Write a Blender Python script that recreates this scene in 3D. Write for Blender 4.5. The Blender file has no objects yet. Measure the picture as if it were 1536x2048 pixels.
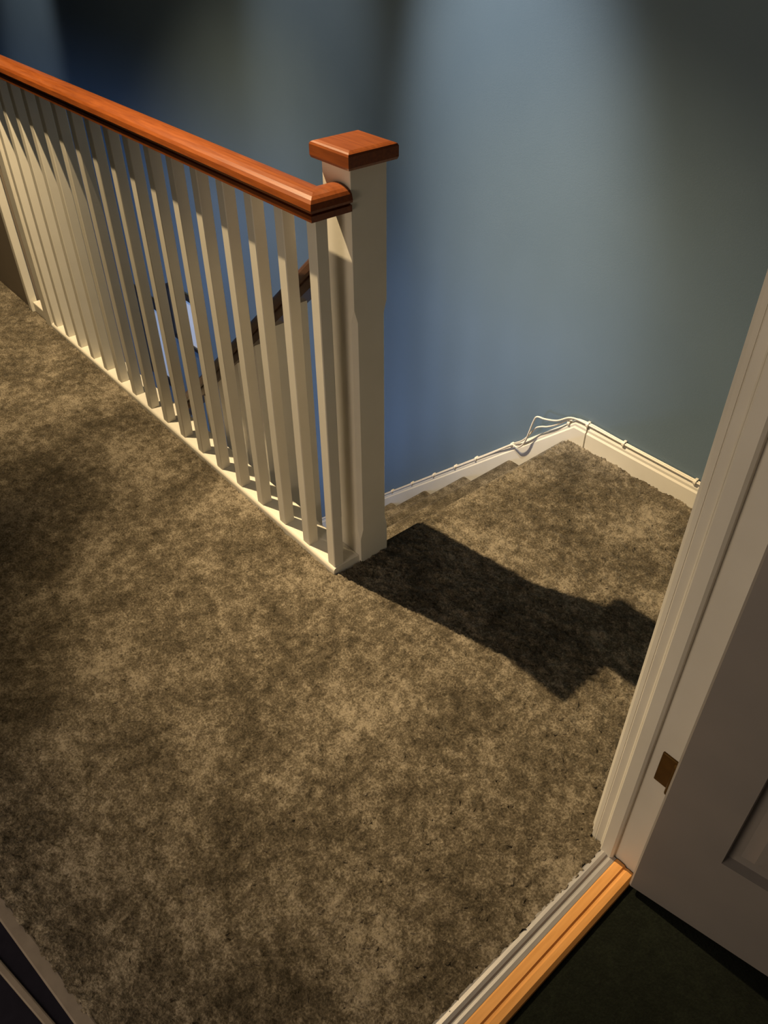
import bpy, bmesh, math, random
import numpy as np
from mathutils import Vector, Matrix

S = bpy.context.scene
COL = S.collection
random.seed(7)

# ------------------------------------------------------------------ camera
CAM_H = 1.5
RIGHT = Vector((0.6453575, 0.76387487, -0.00297882))
DOWN = Vector((0.48693989, -0.41438811, -0.76887713))
FWD = Vector((-0.58856031, 0.49475012, -0.63938962))
cd = bpy.data.cameras.new('camera')
cam = bpy.data.objects.new('camera', cd)
COL.objects.link(cam)
M = Matrix.Identity(4)
for i in range(3):
    M[i][0] = RIGHT[i]; M[i][1] = -DOWN[i]; M[i][2] = -FWD[i]
M[0][3], M[1][3], M[2][3] = 0, 0, CAM_H
cam.matrix_world = M
cd.sensor_fit = 'HORIZONTAL'; cd.sensor_width = 36.0
cd.lens = 1601.82 / 1536 * 36.0
cd.clip_start = 0.02
S.camera = cam

# ------------------------------------------------------------------ world, exposure
w = bpy.data.worlds.new('night'); S.world = w; w.use_nodes = True
w.node_tree.nodes['Background'].inputs[0].default_value = (0.5, 0.6, 0.8, 1)
w.node_tree.nodes['Background'].inputs[1].default_value = 0.002
S.view_settings.view_transform = 'Standard'; S.view_settings.look = 'None'
S.view_settings.gamma = 1.0; S.view_settings.use_curve_mapping = False
S.view_settings.exposure = 0.0

# ------------------------------------------------------------------ lights
LAMP = Vector((-2.36, 0.59, 2.66))
WARM = (1.0, 0.76, 0.44)

def spot(name, loc, target, power, color, angle, blend, radius):
    l = bpy.data.lights.new(name, 'SPOT'); l.energy = power; l.color = color
    l.spot_size = math.radians(angle); l.spot_blend = blend; l.shadow_soft_size = radius
    o = bpy.data.objects.new(name, l); COL.objects.link(o); o.location = loc
    o.rotation_euler = (Vector(target) - Vector(loc)).to_track_quat('-Z', 'Y').to_euler()
    return o

def point(name, loc, power, color, radius):
    l = bpy.data.lights.new(name, 'POINT'); l.energy = power; l.color = color
    l.shadow_soft_size = radius
    o = bpy.data.objects.new(name, l); COL.objects.link(o); o.location = loc
    return o

# ceiling spotlights of the landing (one fitting, heads turned different ways)
spot('landing_spot_light', LAMP, (-1.12, 1.22, 0.0), 570, WARM, 52, 1.0, 0.014)
spot('landing_spot_light', LAMP, (-3.1, 1.10, 0.1), 430, WARM, 58, 1.0, 0.014)
point('landing_fill_light', LAMP, 14, WARM, 0.05)  # weak all-round fill added at the fitting, for bounce
# whiter spots added to shape the bright patches on the blue wall
spot('wall_fill_light', (-1.95, 0.85, 2.66), (-1.66, 1.868, 0.76), 300, (1.0, 0.96, 0.90), 31, 1.0, 0.05)
spot('wall_fill_light', (-2.62, 0.85, 2.66), (-2.62, 1.868, 0.95), 85, (1.0, 0.96, 0.90), 30, 1.0, 0.05)
spot('wall_fill_light', (-4.6, 1.2, 2.66), (-5.35, 1.868, 0.80), 150, (1.0, 0.96, 0.90), 28, 1.0, 0.05)
# low soft fill added on the camera's left for newel and frame faces
point('side_fill_light', (-0.75, -1.15, 0.70), 42, (1.0, 0.80, 0.58), 0.45)
# cool lamp of the lower hall
point('lower_hall_light', (-2.8, -0.4, -1.45), 180, (0.36, 0.55, 1.0), 0.38)

# ------------------------------------------------------------------ materials
def new_mat(name):
    m = bpy.data.materials.new(name); m.use_nodes = True
    nt = m.node_tree
    return m, nt, nt.nodes, nt.links, nt.nodes['Principled BSDF']

def noise_mat(name, c1, c2, scale=40, rough=0.5, bump=0.0, bscale=None, stretch=(1, 1, 1), spec=0.5, detail=4, coat=0):
    m, nt, N, L, P = new_mat(name)
    tc = N.new('ShaderNodeTexCoord'); mp = N.new('ShaderNodeMapping'); mp.inputs['Scale'].default_value = stretch
    L.new(tc.outputs['Object'], mp.inputs['Vector'])
    n = N.new('ShaderNodeTexNoise'); n.inputs['Scale'].default_value = scale; n.inputs['Detail'].default_value = detail
    L.new(mp.outputs['Vector'], n.inputs['Vector'])
    r = N.new('ShaderNodeValToRGB'); r.color_ramp.elements[0].position = 0.3; r.color_ramp.elements[1].position = 0.7
    r.color_ramp.elements[0].color = (*c1, 1); r.color_ramp.elements[1].color = (*c2, 1)
    L.new(n.outputs['Fac'], r.inputs['Fac']); L.new(r.outputs['Color'], P.inputs['Base Color'])
    P.inputs['Roughness'].default_value = rough; P.inputs['Specular IOR Level'].default_value = spec
    P.inputs['Coat Weight'].default_value = coat; P.inputs['Coat Roughness'].default_value = 0.25
    if bump:
        b = N.new('ShaderNodeBump'); b.inputs['Strength'].default_value = bump; b.inputs['Distance'].default_value = 0.002
        n2 = N.new('ShaderNodeTexNoise'); n2.inputs['Scale'].default_value = bscale or scale * 4
        L.new(mp.outputs['Vector'], n2.inputs['Vector'])
        L.new(n2.outputs['Fac'], b.inputs['Height']); L.new(b.outputs['Normal'], P.inputs['Normal'])
    return m

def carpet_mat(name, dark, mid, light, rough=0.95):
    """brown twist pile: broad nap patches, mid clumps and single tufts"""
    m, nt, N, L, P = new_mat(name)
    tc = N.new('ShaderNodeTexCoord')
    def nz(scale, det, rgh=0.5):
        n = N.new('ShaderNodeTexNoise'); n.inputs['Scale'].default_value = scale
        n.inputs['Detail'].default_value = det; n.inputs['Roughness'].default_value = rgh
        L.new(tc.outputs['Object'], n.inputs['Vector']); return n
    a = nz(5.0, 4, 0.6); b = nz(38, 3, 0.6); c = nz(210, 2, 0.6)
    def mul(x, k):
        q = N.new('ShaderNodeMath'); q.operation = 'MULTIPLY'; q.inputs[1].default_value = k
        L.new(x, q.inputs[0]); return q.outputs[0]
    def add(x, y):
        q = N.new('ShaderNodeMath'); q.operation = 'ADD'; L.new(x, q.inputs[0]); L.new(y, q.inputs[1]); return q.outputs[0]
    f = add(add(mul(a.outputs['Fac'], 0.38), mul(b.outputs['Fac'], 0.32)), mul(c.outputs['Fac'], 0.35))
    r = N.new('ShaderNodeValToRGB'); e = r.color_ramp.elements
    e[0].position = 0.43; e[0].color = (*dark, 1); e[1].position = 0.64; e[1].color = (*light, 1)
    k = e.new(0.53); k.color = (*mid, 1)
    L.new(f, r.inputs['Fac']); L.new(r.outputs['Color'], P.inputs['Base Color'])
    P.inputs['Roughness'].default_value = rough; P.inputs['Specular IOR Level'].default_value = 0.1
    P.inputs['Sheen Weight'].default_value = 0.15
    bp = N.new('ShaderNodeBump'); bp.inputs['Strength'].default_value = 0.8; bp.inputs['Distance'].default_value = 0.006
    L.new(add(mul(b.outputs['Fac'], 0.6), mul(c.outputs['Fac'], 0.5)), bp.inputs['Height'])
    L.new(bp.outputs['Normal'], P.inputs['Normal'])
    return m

M_WALL = noise_mat('blue_wall_paint', (0.118, 0.170, 0.222), (0.130, 0.184, 0.238), 3, 0.55, 0.12, 260, spec=0.3)
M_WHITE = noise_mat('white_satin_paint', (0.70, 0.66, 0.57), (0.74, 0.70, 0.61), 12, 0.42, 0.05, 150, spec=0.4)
M_DOOR = noise_mat('shaded_door_paint', (0.235, 0.215, 0.20), (0.26, 0.235, 0.215), 9, 0.45, 0.06, 160)  # white leaf darkened to grey, its shade put into the base colour
M_RAIL = noise_mat('orange_varnished_wood', (0.135, 0.031, 0.0055), (0.205, 0.053, 0.009), 14, 0.34, 0.04, 60, (1.0, 12, 12), coat=0.22)
M_DARKWOOD = noise_mat('dark_rail_wood', (0.040, 0.018, 0.010), (0.060, 0.027, 0.014), 14, 0.4, 0.04, 60, (1.0, 12, 12), coat=0.2)  # darker brown than the landing handrail
M_PINE = noise_mat('orange_pine', (0.72, 0.33, 0.085), (0.85, 0.42, 0.13), 10, 0.4, 0.05, 80, (14, 1.2, 14), coat=0.2)
M_CARPET = carpet_mat('brown_carpet', (0.042, 0.0335, 0.021), (0.110, 0.089, 0.060), (0.27, 0.228, 0.168))
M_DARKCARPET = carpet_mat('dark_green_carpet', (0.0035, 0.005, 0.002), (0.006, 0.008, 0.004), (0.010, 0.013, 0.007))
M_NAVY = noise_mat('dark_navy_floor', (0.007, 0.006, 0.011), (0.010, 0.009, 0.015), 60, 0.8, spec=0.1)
M_TAN = noise_mat('tan_trim', (0.155, 0.125, 0.095), (0.19, 0.155, 0.12), 40, 0.7)
M_METAL = noise_mat('brushed_grey_metal', (0.42, 0.40, 0.40), (0.52, 0.50, 0.49), 30, 0.38, 0.05, 200, (30, 1, 30))
M_METAL.node_tree.nodes['Principled BSDF'].inputs['Metallic'].default_value = 0.5
M_BRASS = noise_mat('aged_brass', (0.11, 0.058, 0.012), (0.16, 0.085, 0.02), 60, 0.4)
M_BRASS.node_tree.nodes['Principled BSDF'].inputs['Metallic'].default_value = 0.8
M_CABLE = noise_mat('cream_cable', (0.72, 0.66, 0.56), (0.76, 0.70, 0.60), 40, 0.4)
M_BLACK = noise_mat('black_frame_lacquer', (0.012, 0.011, 0.012), (0.02, 0.018, 0.018), 40, 0.35)
M_PAPER = noise_mat('pale_picture_paper', (0.78, 0.82, 0.84), (0.86, 0.88, 0.88), 9, 0.5)
M_CEIL = noise_mat('ceiling_paint', (0.55, 0.54, 0.52), (0.58, 0.57, 0.55), 8, 0.8)
M_BEIGE = noise_mat('beige_wall_paint', (0.20, 0.165, 0.125), (0.22, 0.18, 0.14), 6, 0.8, 0.1, 200, spec=0.2)
M_DIM = noise_mat('dim_room_paint', (0.16, 0.14, 0.13), (0.18, 0.16, 0.15), 6, 0.8)

# ------------------------------------------------------------------ mesh helpers
def link(name, bm, mat, parent=None, smooth=False):
    bmesh.ops.recalc_face_normals(bm, faces=bm.faces)
    me = bpy.data.meshes.new(name); bm.to_mesh(me); bm.free()
    me.materials.append(mat)
    if smooth:
        for p in me.polygons: p.use_smooth = True
    o = bpy.data.objects.new(name, me); COL.objects.link(o)
    if parent: o.parent = parent
    return o

def empty(name, loc=(0, 0, 0), rz=0.0):
    o = bpy.data.objects.new(name, None); COL.objects.link(o); o.location = loc
    o.rotation_euler = (0, 0, rz); o.empty_display_size = 0.1
    return o

def tag(o, label, cat, group=None, kind=None):
    o['label'] = label; o['category'] = cat
    if group: o['group'] = group
    if kind: o['kind'] = kind
    return o

def box(bm, x0, y0, z0, x1, y1, z1, bev=0.0, seg=2):
    vs = [bm.verts.new((x, y, z)) for x in (x0, x1) for y in (y0, y1) for z in (z0, z1)]
    q = [(0, 1, 3, 2), (4, 6, 7, 5), (0, 4, 5, 1), (2, 3, 7, 6), (0, 2, 6, 4), (1, 5, 7, 3)]
    fs = [bm.faces.new([vs[i] for i in f]) for f in q]
    if bev:
        es = {e for f in fs for e in f.edges}
        bmesh.ops.bevel(bm, geom=list(es), offset=bev, segments=seg, affect='EDGES', profile=0.5)

def boxo(name, x0, y0, z0, x1, y1, z1, mat, parent=None, bev=0.0, seg=2):
    bm = bmesh.new(); box(bm, x0, y0, z0, x1, y1, z1, bev, seg)
    return link(name, bm, mat, parent)

def rings(bm, rs, closed_profile=True, cap_start=True):
    """skin consecutive vertex rings, cap both ends"""
    R = [[bm.verts.new(p) for p in r] for r in rs]
    n = len(R[0])
    for a, b in zip(R, R[1:]):
        for i in range(n if closed_profile else n - 1):
            j = (i + 1) % n
            bm.faces.new((a[i], a[j], b[j], b[i]))
    if cap_start: bm.faces.new(R[0])
    bm.faces.new(list(reversed(R[-1])))

def prism(bm, poly, axis, a, b):
    """extrude a 2-D polygon along axis; poly in the other two axes in order"""
    def P(u, v, t):
        return {0: (t, u, v), 1: (u, t, v), 2: (u, v, t)}[axis]
    rings(bm, [[P(u, v, a) for u, v in poly], [P(u, v, b) for u, v in poly]])

def tube(bm, pts, r, n=8, smooth_sub=6):
    P = [Vector(p) for p in pts]
    out = []
    for i in range(len(P) - 1):
        p0 = P[max(i - 1, 0)]; p1 = P[i]; p2 = P[i + 1]; p3 = P[min(i + 2, len(P) - 1)]
        for k in range(smooth_sub):
            t = k / smooth_sub
            out.append(0.5 * ((2 * p1) + (p2 - p0) * t + (2 * p0 - 5 * p1 + 4 * p2 - p3) * t * t + (3 * p1 - p0 - 3 * p2 + p3) * t ** 3))
    out.append(P[-1])
    rs = []
    for i, c in enumerate(out):
        d = (out[min(i + 1, len(out) - 1)] - out[max(i - 1, 0)]).normalized()
        s = d.cross(Vector((0, 1, 0.02))).normalized(); u = d.cross(s).normalized()
        rs.append([c + (s * math.cos(2 * math.pi * k / n) + u * math.sin(2 * math.pi * k / n)) * r for k in range(n)])
    rings(bm, rs)

# ------------------------------------------------------------------ key dimensions
WY = 1.868                     # blue wall of the stairwell
NX0, NX1, NY0, NY1 = -1.339, -1.2495, 0.969, 1.061    # near newel
EDGE_X = -1.27                 # landing edge at the top of the stairs
RISE, GOING, NSTEP = 0.2, 0.2165, 13
LOW = -RISE * NSTEP
def nose(x):                   # height of the nosing line of the flight
    return (x - EDGE_X) * RISE / GOING

# ------------------------------------------------------------------ structure
def struct(o, label=None):
    o['kind'] = 'structure'
    if label: o['label'] = label
    return o

# landing floor slab, L-shaped round the stairwell
bm = bmesh.new()
prism(bm, [(-7.0, -0.13), (-7.0, 0.975), (EDGE_X, 0.975), (EDGE_X, WY), (-0.30, WY), (-0.30, -0.13)], 2, -0.25, 0.0)
floor = struct(link('floor', bm, M_CARPET), 'brown carpeted landing floor around the stairwell')
# carpeted round nosing at the top step
bm = bmesh.new()
prism(bm, [(EDGE_X + 0.01, -0.03)] + [(EDGE_X + 0.0 - 0.022 * math.sin(a) , -0.018 + 0.018 * math.cos(a) ) for a in [math.pi * k / 8 for k in range(9)]][::-1] + [(EDGE_X + 0.01, 0.0)], 1, NY1, WY - 0.02)
nos = link('landing_nosing', bm, M_CARPET, floor, True)

boxo('wall_back', -7.0, WY, LOW, 1.2, WY + 0.1, 2.8, M_WALL)
boxo('wall_left', -7.1, -2.0, LOW, -7.0, WY + 0.1, 2.8, M_WALL)
boxo('wall_front', -7.0, -0.25, 0.0, -1.2, -0.13, 2.8, M_WALL)
boxo('wall_end', -7.0, 0.895, 0.0, -3.366, 0.985, 2.8, M_BEIGE)
boxo('wall_right', -0.347, 0.842, 0.0, -0.25, WY, 2.8, M_WALL)
boxo('wall_far_right', 1.2, -2.0, -0.1, 1.3, WY + 0.1, 2.8, M_DIM)
boxo('wall_rear', -7.1, -2.1, LOW, 1.3, -2.0, 2.8, M_DIM)
boxo('wall_below', -1.27, 0.975, LOW, -1.2, WY, -0.25, M_WHITE)
boxo('wall_hall', -1.2, -2.0, LOW, -1.1, WY, -0.25, M_WALL)
boxo('ceiling', -7.1, -2.1, 2.8, 1.3, WY + 0.1, 2.9, M_CEIL)
boxo('floor_lower', -7.0, -2.0, LOW - 0.1, -1.2, WY, LOW, M_CARPET)
for n in ('wall_end', 'wall_back', 'wall_left', 'wall_front', 'wall_right', 'wall_far_right', 'wall_rear', 'wall_below', 'wall_hall', 'ceiling', 'floor_lower'):
    struct(bpy.data.objects[n])
bpy.data.objects['wall_back']['label'] = 'tall blue painted stairwell wall behind the white balustrade'

# dark rooms on the camera's side of the two doorways
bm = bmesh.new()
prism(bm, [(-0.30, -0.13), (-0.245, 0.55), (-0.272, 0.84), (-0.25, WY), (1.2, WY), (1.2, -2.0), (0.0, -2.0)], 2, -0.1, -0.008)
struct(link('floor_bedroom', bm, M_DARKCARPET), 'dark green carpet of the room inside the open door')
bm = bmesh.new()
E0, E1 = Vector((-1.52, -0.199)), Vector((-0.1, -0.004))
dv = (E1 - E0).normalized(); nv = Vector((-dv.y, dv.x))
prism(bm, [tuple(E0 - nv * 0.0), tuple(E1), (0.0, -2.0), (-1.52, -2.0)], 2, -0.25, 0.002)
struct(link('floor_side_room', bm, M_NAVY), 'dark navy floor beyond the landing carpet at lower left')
# tan carpet bar along that edge, plus a thinner strip inside
def strip(name, a, b, width, z0, z1, mat, parent=None, bev=0.003):
    a = Vector(a); b = Vector(b); L_ = (b - a).length
    bm = bmesh.new(); box(bm, 0, -width / 2, z0, L_, width / 2, z1, bev, 2)
    d = (b - a).normalized()
    bmesh.ops.transform(bm, matrix=Matrix.Translation((a.x, a.y, 0)) @ Matrix.Rotation(math.atan2(d.y, d.x), 4, 'Z'), verts=bm.verts)
    return link(name, bm, mat, parent)
t1 = struct(strip('trim_1', E0 + nv * 0.012, E1 + nv * 0.012, 0.026, 0.0, 0.007, M_TAN), 'tan carpet bar along the dark floor at lower left')
t2 = struct(strip('trim_2', Vector((-1.4, -0.262)), Vector((-0.45, -0.06)), 0.014, 0.001, 0.006, M_TAN), 'thin second bar on the dark floor at lower left')

# skirting boards: horizontal run (two lengths with an open butt joint) and raking string
def skirt_profile(y, t=0.018, h=0.088):
    return [(y, 0.0), (y - t, 0.0), (y - t, h - 0.026), (y - t + 0.004, h - 0.020), (y - t + 0.004, h - 0.012), (y - t + 0.009, h - 0.003), (y - 0.004, h), (y, h)]
bm = bmesh.new(); prism(bm, skirt_profile(WY), 0, -1.2015, -0.347)
sk = struct(link('baseboard_back', bm, M_WHITE), 'cream skirting board along the blue wall, right of its joint')
bm = bmesh.new()
prof = skirt_profile(WY)
sl = RISE / GOING
mx = -1.252
def rk(x, z): return (z + (x - mx) * sl)
x_end = -4.05
rs = []
rs.append([(-1.2065, y, z) for y, z in prof])
rs.append([(mx, y, z) for y, z in prof])
rs.append([(x_end, y, rk(x_end, z) - (0.0 if z > 0.01 else 0.16)) for y, z in prof])
rs[1] = [(mx, y, z if z > 0.01 else -0.16) for y, z in prof]
rings(bm, rs)
struct(link('baseboard_stair', bm, M_WHITE), 'raking white skirting following the stairs down the blue wall')
boxo('trim_3', EDGE_X - 6.0, 0.965, -0.27, NX0, 0.985, -0.005, M_WHITE)['kind'] = 'structure'

# ------------------------------------------------------------------ staircase
st = empty('staircase', (EDGE_X, 1.45, LOW))
tag(st, 'carpeted staircase going down beside the blue wall behind the balustrade', 'stairs')
def part(o, root):
    o.parent = root; o.matrix_parent_inverse = Matrix.Translation(-Vector(root.location)); return o
for k in range(1, NSTEP):
    xr = EDGE_X - GOING * (k - 1); z = -RISE * k
    bm = bmesh.new()
    x1, x0 = xr, xr - GOING
    ns = [(x0 - 0.022 * math.sin(a), z - 0.018 + 0.018 * math.cos(a)) for a in [math.pi * i / 6 for i in range(7)]]
    prism(bm, [(x1, z - 0.036), (x1, z)] + ns, 1, 1.063, WY - 0.017)
    part(link('tread', bm, M_CARPET), st)
    part(boxo('riser', x0, 1.063, z - RISE + 0.002, x0 + 0.02, WY - 0.017, z - 0.03, M_CARPET), st)
bm = bmesh.new()
xa, xb = NX0, EDGE_X - GOING * 12.6
prism(bm, [(xa, nose(xa) + 0.05), (xb, nose(xb) + 0.05), (xb, nose(xb) - 0.27), (xa, nose(xa) - 0.27)], 1, 1.0, 1.0625)
part(link('outer_string', bm, M_WHITE), st)

# ------------------------------------------------------------------ near newel post
nw = empty('newel_post', ((NX0 + NX1) / 2, (NY0 + NY1) / 2, 0))
tag(nw, 'square white newel post with orange wooden cap at the head of the stairs', 'newel post')
def newel_shaft(x0, y0, x1, y1, zb, zt, c0, c1, c=0.010):
    def ring(z, c):
        return [(x0 + c, y0, z), (x1 - c, y0, z), (x1, y0 + c, z), (x1, y1 - c, z), (x1 - c, y1, z), (x0 + c, y1, z), (x0, y1 - c, z), (x0, y0 + c, z)]
    e = 0.0012
    bm = bmesh.new(); rings(bm, [ring(zb, e), ring(c0, e), ring(c0 + 0.03, c), ring(c1 - 0.03, c), ring(c1, e), ring(zt, e)])
    return bm
part(link('post', newel_shaft(NX0, NY0, NX1, NY1, -0.30, 1.029, 0.09, 0.74), M_WHITE), nw)
def cap_bm(cx, cy, hw, z0, h):
    bm = bmesh.new()
    def sq(w, z): return [(cx - w, cy - w, z), (cx + w, cy - w, z), (cx + w, cy + w, z), (cx - w, cy + w, z)]
    rings(bm, [sq(hw - 0.012, z0), sq(hw - 0.002, z0 + 0.003), sq(hw, z0 + 0.008), sq(hw, z0 + h - 0.008), sq(hw - 0.002, z0 + h - 0.004), sq(hw - 0.006, z0 + h - 0.002), sq(hw - 0.012, z0 + h)])
    return bm
cap = part(link('newel_cap', cap_bm(*nw.location.xy, 0.062, 1.029, 0.036), M_RAIL), nw)
cap['label'] = 'orange varnished wooden cap'

# ------------------------------------------------------------------ landing balustrade
lb = empty('landing_balustrade', (-2.2, 0.905, 0))
tag(lb, 'white spindle balustrade with orange handrail along the carpeted landing', 'balustrade')
BY0, BY1, BW = 0.890, 0.9205, 0.030
RZ0 = 0.952
# base rail: rounded near edge, ends square at the newel
pb = [(0.968, 0.0), (0.8835, 0.0)] + [(0.8935 - 0.010 * math.cos(a), 0.020 + 0.010 * math.sin(a)) for a in [math.pi / 2 * i / 4 for i in range(5)]] + [(0.968, 0.030)]
bm = bmesh.new(); prism(bm, pb, 0, -3.125, -1.258)
part(link('base_rail', bm, M_WHITE), lb)
XB = -1.262
for k in range(17):
    x = XB - 0.1135 * k
    part(boxo('baluster', x - BW, BY0, 0.029, x, BY1, RZ0 + 0.006, M_WHITE, None, 0.0018, 1), lb)
# handrail with a mitred return into the newel
yc, HW = 0.905, 0.0375
def rail_profile():
    pts = [(-HW + 0.003, 0.0), (-HW + 0.003, 0.012), (-HW + 0.009, 0.0135), (-HW + 0.009, 0.0165), (-HW + 0.001, 0.018), (-HW, 0.023)]
    for a in [math.pi * i / 10 for i in range(1, 10)]:
        pts.append((-HW * math.cos(a) * (0.97), 0.026 + 0.021 * math.sin(a) ** 0.8))
    return pts + [(HW, 0.023), (HW - 0.001, 0.018), (HW - 0.009, 0.0165), (HW - 0.009, 0.0135), (HW - 0.003, 0.012), (HW - 0.003, 0.0)]
rp = rail_profile()
xm = -1.279                    # centre line of the return
bm = bmesh.new()
rings(bm, [[(-3.366, yc + u, RZ0 + v) for u, v in rp],
           [(xm - u, yc + u, RZ0 + v) for u, v in rp],
           [(xm - u, NY0 - 0.0005, RZ0 + v) for u, v in rp]])
hr = part(link('handrail', bm, M_RAIL), lb); hr['label'] = 'orange varnished wooden handrail with mitred end'
# far newel, short kerb and slim end post
part(link('far_post', newel_shaft(-3.190, 0.885, -3.127, 0.94, -0.3, RZ0 + 0.004, 0.06, 0.86, 0.004), M_WHITE), lb)
part(boxo('end_post', -3.365, 0.884, 0.0, -3.335, 0.915, RZ0 + 0.004, M_WHITE, None, 0.002, 1), lb)
part(boxo('base_kerb', -3.335, 0.895, 0.0, -3.190, 0.95, 0.045, M_WHITE, None, 0.004, 2), lb)

# ------------------------------------------------------------------ stair balustrade (raking)
sb = empty('stair_balustrade', (-2.2, 1.02, nose(-2.2)))
tag(sb, 'raking stair balustrade with dark wooden handrail descending behind the landing spindles', 'balustrade')
def rail_z(x): return 0.79 + (x + 1.365) * 0.905 + 0.0
bm = bmesh.new()
cz = [(u * 0.85, v * 1.7) for u, v in rp]
rings(bm, [[(x, 1.021 + u, rail_z(x) + v) for u, v in cz] for x in (NX0 - 0.0005, -3.95)])
o = part(link('handrail', bm, M_DARKWOOD), sb); o['label'] = 'dark wooden raking handrail'
k = 0
x = NX0 - 0.085
while x > -3.9:
    bm = bmesh.new()
    zb0, zb1 = nose(x - 0.015) + 0.0495, nose(x + 0.015) + 0.0495
    zt0, zt1 = rail_z(x - 0.015) + 0.004, rail_z(x + 0.015) + 0.004
    vs = []
    for (xx, zb, zt) in ((x - 0.015, zb0, zt0), (x + 0.015, zb1, zt1)):
        for yy in (1.006, 1.036):
            vs.append((bm.verts.new((xx, yy, zb)), bm.verts.new((xx, yy, zt))))
    order = [0, 1, 3, 2]
    for i in range(4):
        a, b = vs[order[i]], vs[order[(i + 1) % 4]]
        bm.faces.new((a[0], b[0], b[1], a[1]))
    bm.faces.new([vs[i][0] for i in order]); bm.faces.new([vs[i][1] for i in order])
    part(link('baluster', bm, M_WHITE), sb)
    x -= 0.112

# ------------------------------------------------------------------ framed pictures low on the stairwell wall
def picture(x0, x1, z0, z1, label, fw=0.022):
    r = empty('picture_frame', ((x0 + x1) / 2, WY, z0))
    tag(r, label, 'picture', 'framed pictures down the stair wall')
    bm = bmesh.new()
    d = 0.022
    y1 = WY - 0.001; y0 = WY - d
    box(bm, x0, y0, z1 - fw, x1, y1, z1); box(bm, x0, y0, z0, x1, y1, z0 + fw)
    box(bm, x0, y0, z0 + fw, x0 + fw, y1, z1 - fw); box(bm, x1 - fw, y0, z0 + fw, x1, y1, z1 - fw)
    part(link('frame', bm, M_BLACK), r)
    part(boxo('print', x0 + fw, WY - 0.012, z0 + fw, x1 - fw, WY - 0.002, z1 - fw, M_PAPER), r)
picture(-4.13, -3.80, -0.75, -0.415, 'uppermost small black framed pale picture on the stair wall')
picture(-4.63, -4.27, -1.18, -0.60, 'middle tall black framed pale picture on the stair wall', 0.055)
picture(-5.40, -5.12, -1.42, -0.86, 'lowest black framed pale picture far down the stair wall')

# ------------------------------------------------------------------ doorway and open door
dr = empty('door_1', (-0.3, 0.83, 0)); dr['kind'] = 'structure'
dr['label'] = 'white panelled door standing open at the right, with its moulded frame'
JY = 0.826
# landing-side architrave, moulded inner edge facing the opening
pa = [(-0.347, JY + 0.075), (-0.367, JY + 0.075), (-0.370, JY + 0.050), (-0.368, JY + 0.024), (-0.362, JY + 0.019), (-0.361, JY + 0.013), (-0.356, JY + 0.009), (-0.355, JY + 0.004), (-0.347, JY + 0.002)]
bm = bmesh.new(); prism(bm, pa, 2, 0.0, 2.06)
part(link('architrave', bm, M_WHITE), dr)
bm = bmesh.new()
prism(bm, [(-0.347, JY + 0.016), (-0.347, JY + 0.003), (-0.344, JY), (-0.331, JY), (-0.331, JY - 0.002), (-0.328, JY - 0.004), (-0.325, JY - 0.0), (-0.25, JY), (-0.25, JY + 0.016)], 2, 0.0, 2.02)
part(link('door_lining', bm, M_WHITE), dr)
bm = bmesh.new()
prism(bm, [(-0.325, JY), (-0.325, JY - 0.010), (-0.322, JY - 0.012), (-0.302, JY - 0.012), (-0.298, JY - 0.008), (-0.298, JY)], 2, 0.0, 2.0)
part(link('door_stop', bm, M_WHITE), dr)
hg = boxo('hinge', -0.281, JY - 0.004, 0.30, -0.252, JY + 0.002, 0.375, M_BRASS, None, 0.001, 1)
part(hg, dr); hg['label'] = 'dark brass butt hinge'
bm = bmesh.new()
bmesh.ops.create_cone(bm, cap_ends=True, segments=10, radius1=0.005, radius2=0.005, depth=0.075, matrix=Matrix.Translation((-0.250, JY - 0.010, 0.3375)))
kn = part(link('hinge_pin', bm, M_BRASS), dr)

# leaf, swung about 100 degrees into the room
leaf_ang = math.atan2(0.052, 0.253)
def leaf_part(name, bm, mat, rnd=None):
    bmesh.ops.transform(bm, matrix=Matrix.Translation((-0.246, 0.798, 0)) @ Matrix.Rotation(leaf_ang, 4, 'Z'), verts=bm.verts)
    return part(link(name, bm, mat), dr)
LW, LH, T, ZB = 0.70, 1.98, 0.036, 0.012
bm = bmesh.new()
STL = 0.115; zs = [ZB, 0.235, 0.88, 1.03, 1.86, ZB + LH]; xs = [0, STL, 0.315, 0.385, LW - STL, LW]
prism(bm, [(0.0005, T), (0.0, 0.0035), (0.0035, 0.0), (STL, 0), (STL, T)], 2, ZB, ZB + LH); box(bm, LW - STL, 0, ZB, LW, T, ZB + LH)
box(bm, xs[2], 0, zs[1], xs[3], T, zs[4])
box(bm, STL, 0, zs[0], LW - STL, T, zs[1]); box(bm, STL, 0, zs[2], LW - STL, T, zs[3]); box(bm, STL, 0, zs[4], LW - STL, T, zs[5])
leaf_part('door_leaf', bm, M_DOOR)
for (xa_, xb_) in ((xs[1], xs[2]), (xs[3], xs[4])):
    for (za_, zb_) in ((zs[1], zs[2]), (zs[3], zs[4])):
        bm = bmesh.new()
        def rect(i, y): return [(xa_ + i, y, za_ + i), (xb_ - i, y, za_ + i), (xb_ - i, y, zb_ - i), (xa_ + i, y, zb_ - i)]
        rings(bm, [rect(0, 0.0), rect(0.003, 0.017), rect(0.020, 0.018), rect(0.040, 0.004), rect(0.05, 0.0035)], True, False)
        leaf_part('door_panel', bm, M_DOOR)

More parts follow.
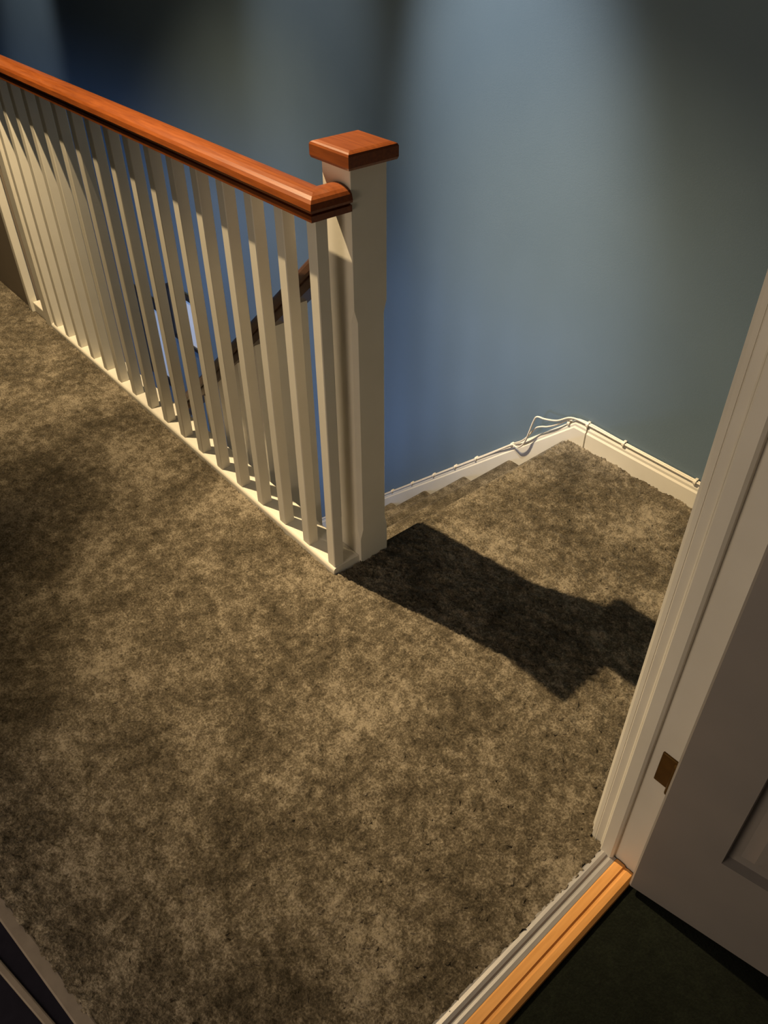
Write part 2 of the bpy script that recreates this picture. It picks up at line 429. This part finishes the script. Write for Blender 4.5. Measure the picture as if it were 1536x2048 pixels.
# ------------------------------------------------------------------ threshold
th = empty('threshold', (-0.28, 0.6, 0))
tag(th, 'grey metal carpet bar beside an orange pine sill across the doorway floor', 'threshold')
A, B = Vector((-0.292, -0.12)), Vector((-0.316, 0.822))
def thr(name, off, width, z0, z1, mat, bev, prof=None):
    d = (B - A).normalized(); n = Vector((d.y, -d.x))     # n points into the room
    Lg = (B - A).length
    bm = bmesh.new()
    pr = prof or [(0, z0), (0, z1 - bev), (bev, z1), (width - bev, z1), (width, z1 - bev), (width, z0)]
    rs = []
    for s in (0.0, Lg):
        rs.append([(A.x + d.x * s + n.x * (off + u), A.y + d.y * s + n.y * (off + u), v) for u, v in pr])
    rings(bm, rs)
    return part(link(name, bm, mat), th)
thr('carpet_bar', -0.012, 0.036, 0, 0.012, M_METAL, 0.004,
    [(0, 0.0), (0.001, 0.006), (0.006, 0.011), (0.013, 0.0135), (0.019, 0.012), (0.022, 0.008), (0.024, 0.008), (0.029, 0.010), (0.036, 0.009), (0.036, 0.0)])
thr('sill', 0.0245, 0.045, -0.1, 0.010, M_PINE, 0.003,
    [(0, -0.02), (0, 0.009), (0.003, 0.011), (0.018, 0.011), (0.021, 0.007), (0.024, 0.007), (0.027, 0.009), (0.038, 0.008), (0.044, 0.002), (0.045, -0.02)])

# ------------------------------------------------------------------ cable along the skirting
RM = Matrix((RIGHT, DOWN, FWD)).transposed()
cb = empty('cable', (-1.25, WY - 0.012, 0.09))
tag(cb, 'thin cream twin cable clipped along the skirting top with a loose loop', 'cable')
y_c = WY - 0.012
rake = lambda x: 0.083 + (x - mx) * sl + 0.003
c1 = [(-0.36, y_c, 0.092), (-0.82, y_c, 0.093), (-1.07, y_c, 0.093), (-1.21, y_c, 0.094), (-1.27, y_c - 0.004, 0.090), (-1.315, y_c - 0.012, 0.060), (-1.36, y_c - 0.018, 0.046), (-1.392, y_c - 0.02, 0.040),
      (-1.405, y_c - 0.02, 0.012), (-1.415, y_c - 0.022, -0.035), (-1.43, y_c - 0.022, -0.085), (-1.455, y_c - 0.020, -0.118), (-1.478, y_c - 0.014, -0.125), (-1.50, y_c - 0.008, rake(-1.50) + 0.004)]
x = -1.6
while x > -4.0:
    c1.append((x, y_c, rake(x))); x -= 0.15
bm = bmesh.new(); tube(bm, c1, 0.0032, 8, 5)
part(link('cable_strand', bm, M_CABLE, None, True), cb)
c2 = [(-0.36, y_c + 0.006, 0.0935), (-0.82, y_c + 0.006, 0.0945), (-1.07, y_c + 0.006, 0.094), (-1.21, y_c + 0.006, 0.096), (-1.27, y_c, 0.084), (-1.315, y_c - 0.008, 0.044), (-1.35, y_c - 0.010, 0.018), (-1.375, y_c - 0.012, 0.006), (-1.398, y_c - 0.012, -0.012),
      (-1.42, y_c - 0.012, -0.05), (-1.45, y_c - 0.008, -0.092), (-1.50, y_c, rake(-1.50) + 0.006)]
x = -1.6
while x > -4.0:
    c2.append((x, y_c + 0.005, rake(x) + 0.004)); x -= 0.15
bm = bmesh.new(); tube(bm, c2, 0.0030, 8, 5)
part(link('cable_strand', bm, M_CABLE, None, True), cb)
for xc in (-0.819, -1.069, -1.207, -1.277, -1.50, -1.664, -1.769, -1.888, -2.019, -2.15):
    zc = 0.093 if xc > -1.25 else rake(xc) + 0.002
    bm = bmesh.new()
    n = 8
    rs = []
    for dx in (-0.004, 0.004):
        rs.append([(xc + dx, y_c + 0.002 - 0.009 * math.sin(math.pi * i / n), zc + 0.009 * math.cos(math.pi * i / n) - 0.001) for i in range(n + 1)]
                  + [(xc + dx, WY - 0.001, zc - 0.010), (xc + dx, WY - 0.001, zc + 0.008)])
    rings(bm, rs)
    part(link('cable_clip', bm, M_CABLE), cb)

# ------------------------------------------------------------------ carpet pile (uncountable tufts)
rng = np.random.default_rng(3)
def smooth_field(nx, ny, cell):
    """bilinear value noise on a grid"""
    gx, gy = nx // cell + 3, ny // cell + 3
    g = rng.uniform(0, 1, (gx, gy))
    x = np.arange(nx) / cell; y = np.arange(ny) / cell
    ix = x.astype(int); iy = y.astype(int)
    fx = x - ix; fy = y - iy; fx = (fx * fx * (3 - 2 * fx))[:, None]; fy = (fy * fy * (3 - 2 * fy))[None]
    return ((g[ix][:, iy] * (1 - fx) + g[ix + 1][:, iy] * fx) * (1 - fy)
            + (g[ix][:, iy + 1] * (1 - fx) + g[ix + 1][:, iy + 1] * fx) * fy)
def mask(x, y):
    bar = x < -0.318 - 0.0255 * (y - 0.82)
    rail_ = (y < 0.889) | ((x > NX1 - 0.006) & (y < NY1)) | ((x > EDGE_X) & (y >= NY1))
    arch = ~((y > JY) & (x > -0.355))
    edge = y > (-0.113 + 0.137 * (x + 0.967) + 0.007)
    return bar & rail_ & arch & edge & (y < WY - 0.012)
def pile(name, mat, parent):
    dx = 0.0055
    xs_ = np.arange(-3.7, -0.30, dx); ys_ = np.arange(-0.13, WY, dx)
    nx, ny = len(xs_), len(ys_)
    X, Y = np.meshgrid(xs_, ys_, indexing='ij')
    Z = 0.0015 + 0.008 * rng.uniform(0, 1, (nx, ny)) ** 1.6 + 0.005 * smooth_field(nx, ny, 4) + 0.004 * smooth_field(nx, ny, 14)
    X = X + rng.uniform(-.4, .4, X.shape) * dx; Y = Y + rng.uniform(-.4, .4, Y.shape) * dx
    v = np.stack([X, Y, Z], -1).reshape(-1, 3)
    I = np.arange(nx * ny).reshape(nx, ny)
    q = np.stack([I[:-1, :-1], I[1:, :-1], I[1:, 1:], I[:-1, 1:]], -1).reshape(-1, 4)
    q = q[mask(X, Y).reshape(-1)[q].all(1)]
    used = np.unique(q); remap = np.full(len(v), -1); remap[used] = np.arange(len(used))
    v = v[used]; q = remap[q]; n = len(q)
    me = bpy.data.meshes.new(name)
    me.vertices.add(len(v)); me.vertices.foreach_set('co', v.ravel())
    me.loops.add(4 * n); me.loops.foreach_set('vertex_index', q.ravel().astype(np.int32))
    me.polygons.add(n); me.polygons.foreach_set('loop_start', np.arange(0, 4 * n, 4)); me.polygons.foreach_set('loop_total', np.full(n, 4))
    me.polygons.foreach_set('use_smooth', np.ones(n, bool))
    me.update(calc_edges=True); me.materials.append(mat)
    o = bpy.data.objects.new(name, me); COL.objects.link(o); o['kind'] = 'stuff'; o.parent = parent
    return o
pile('carpet_pile', M_CARPET, floor)
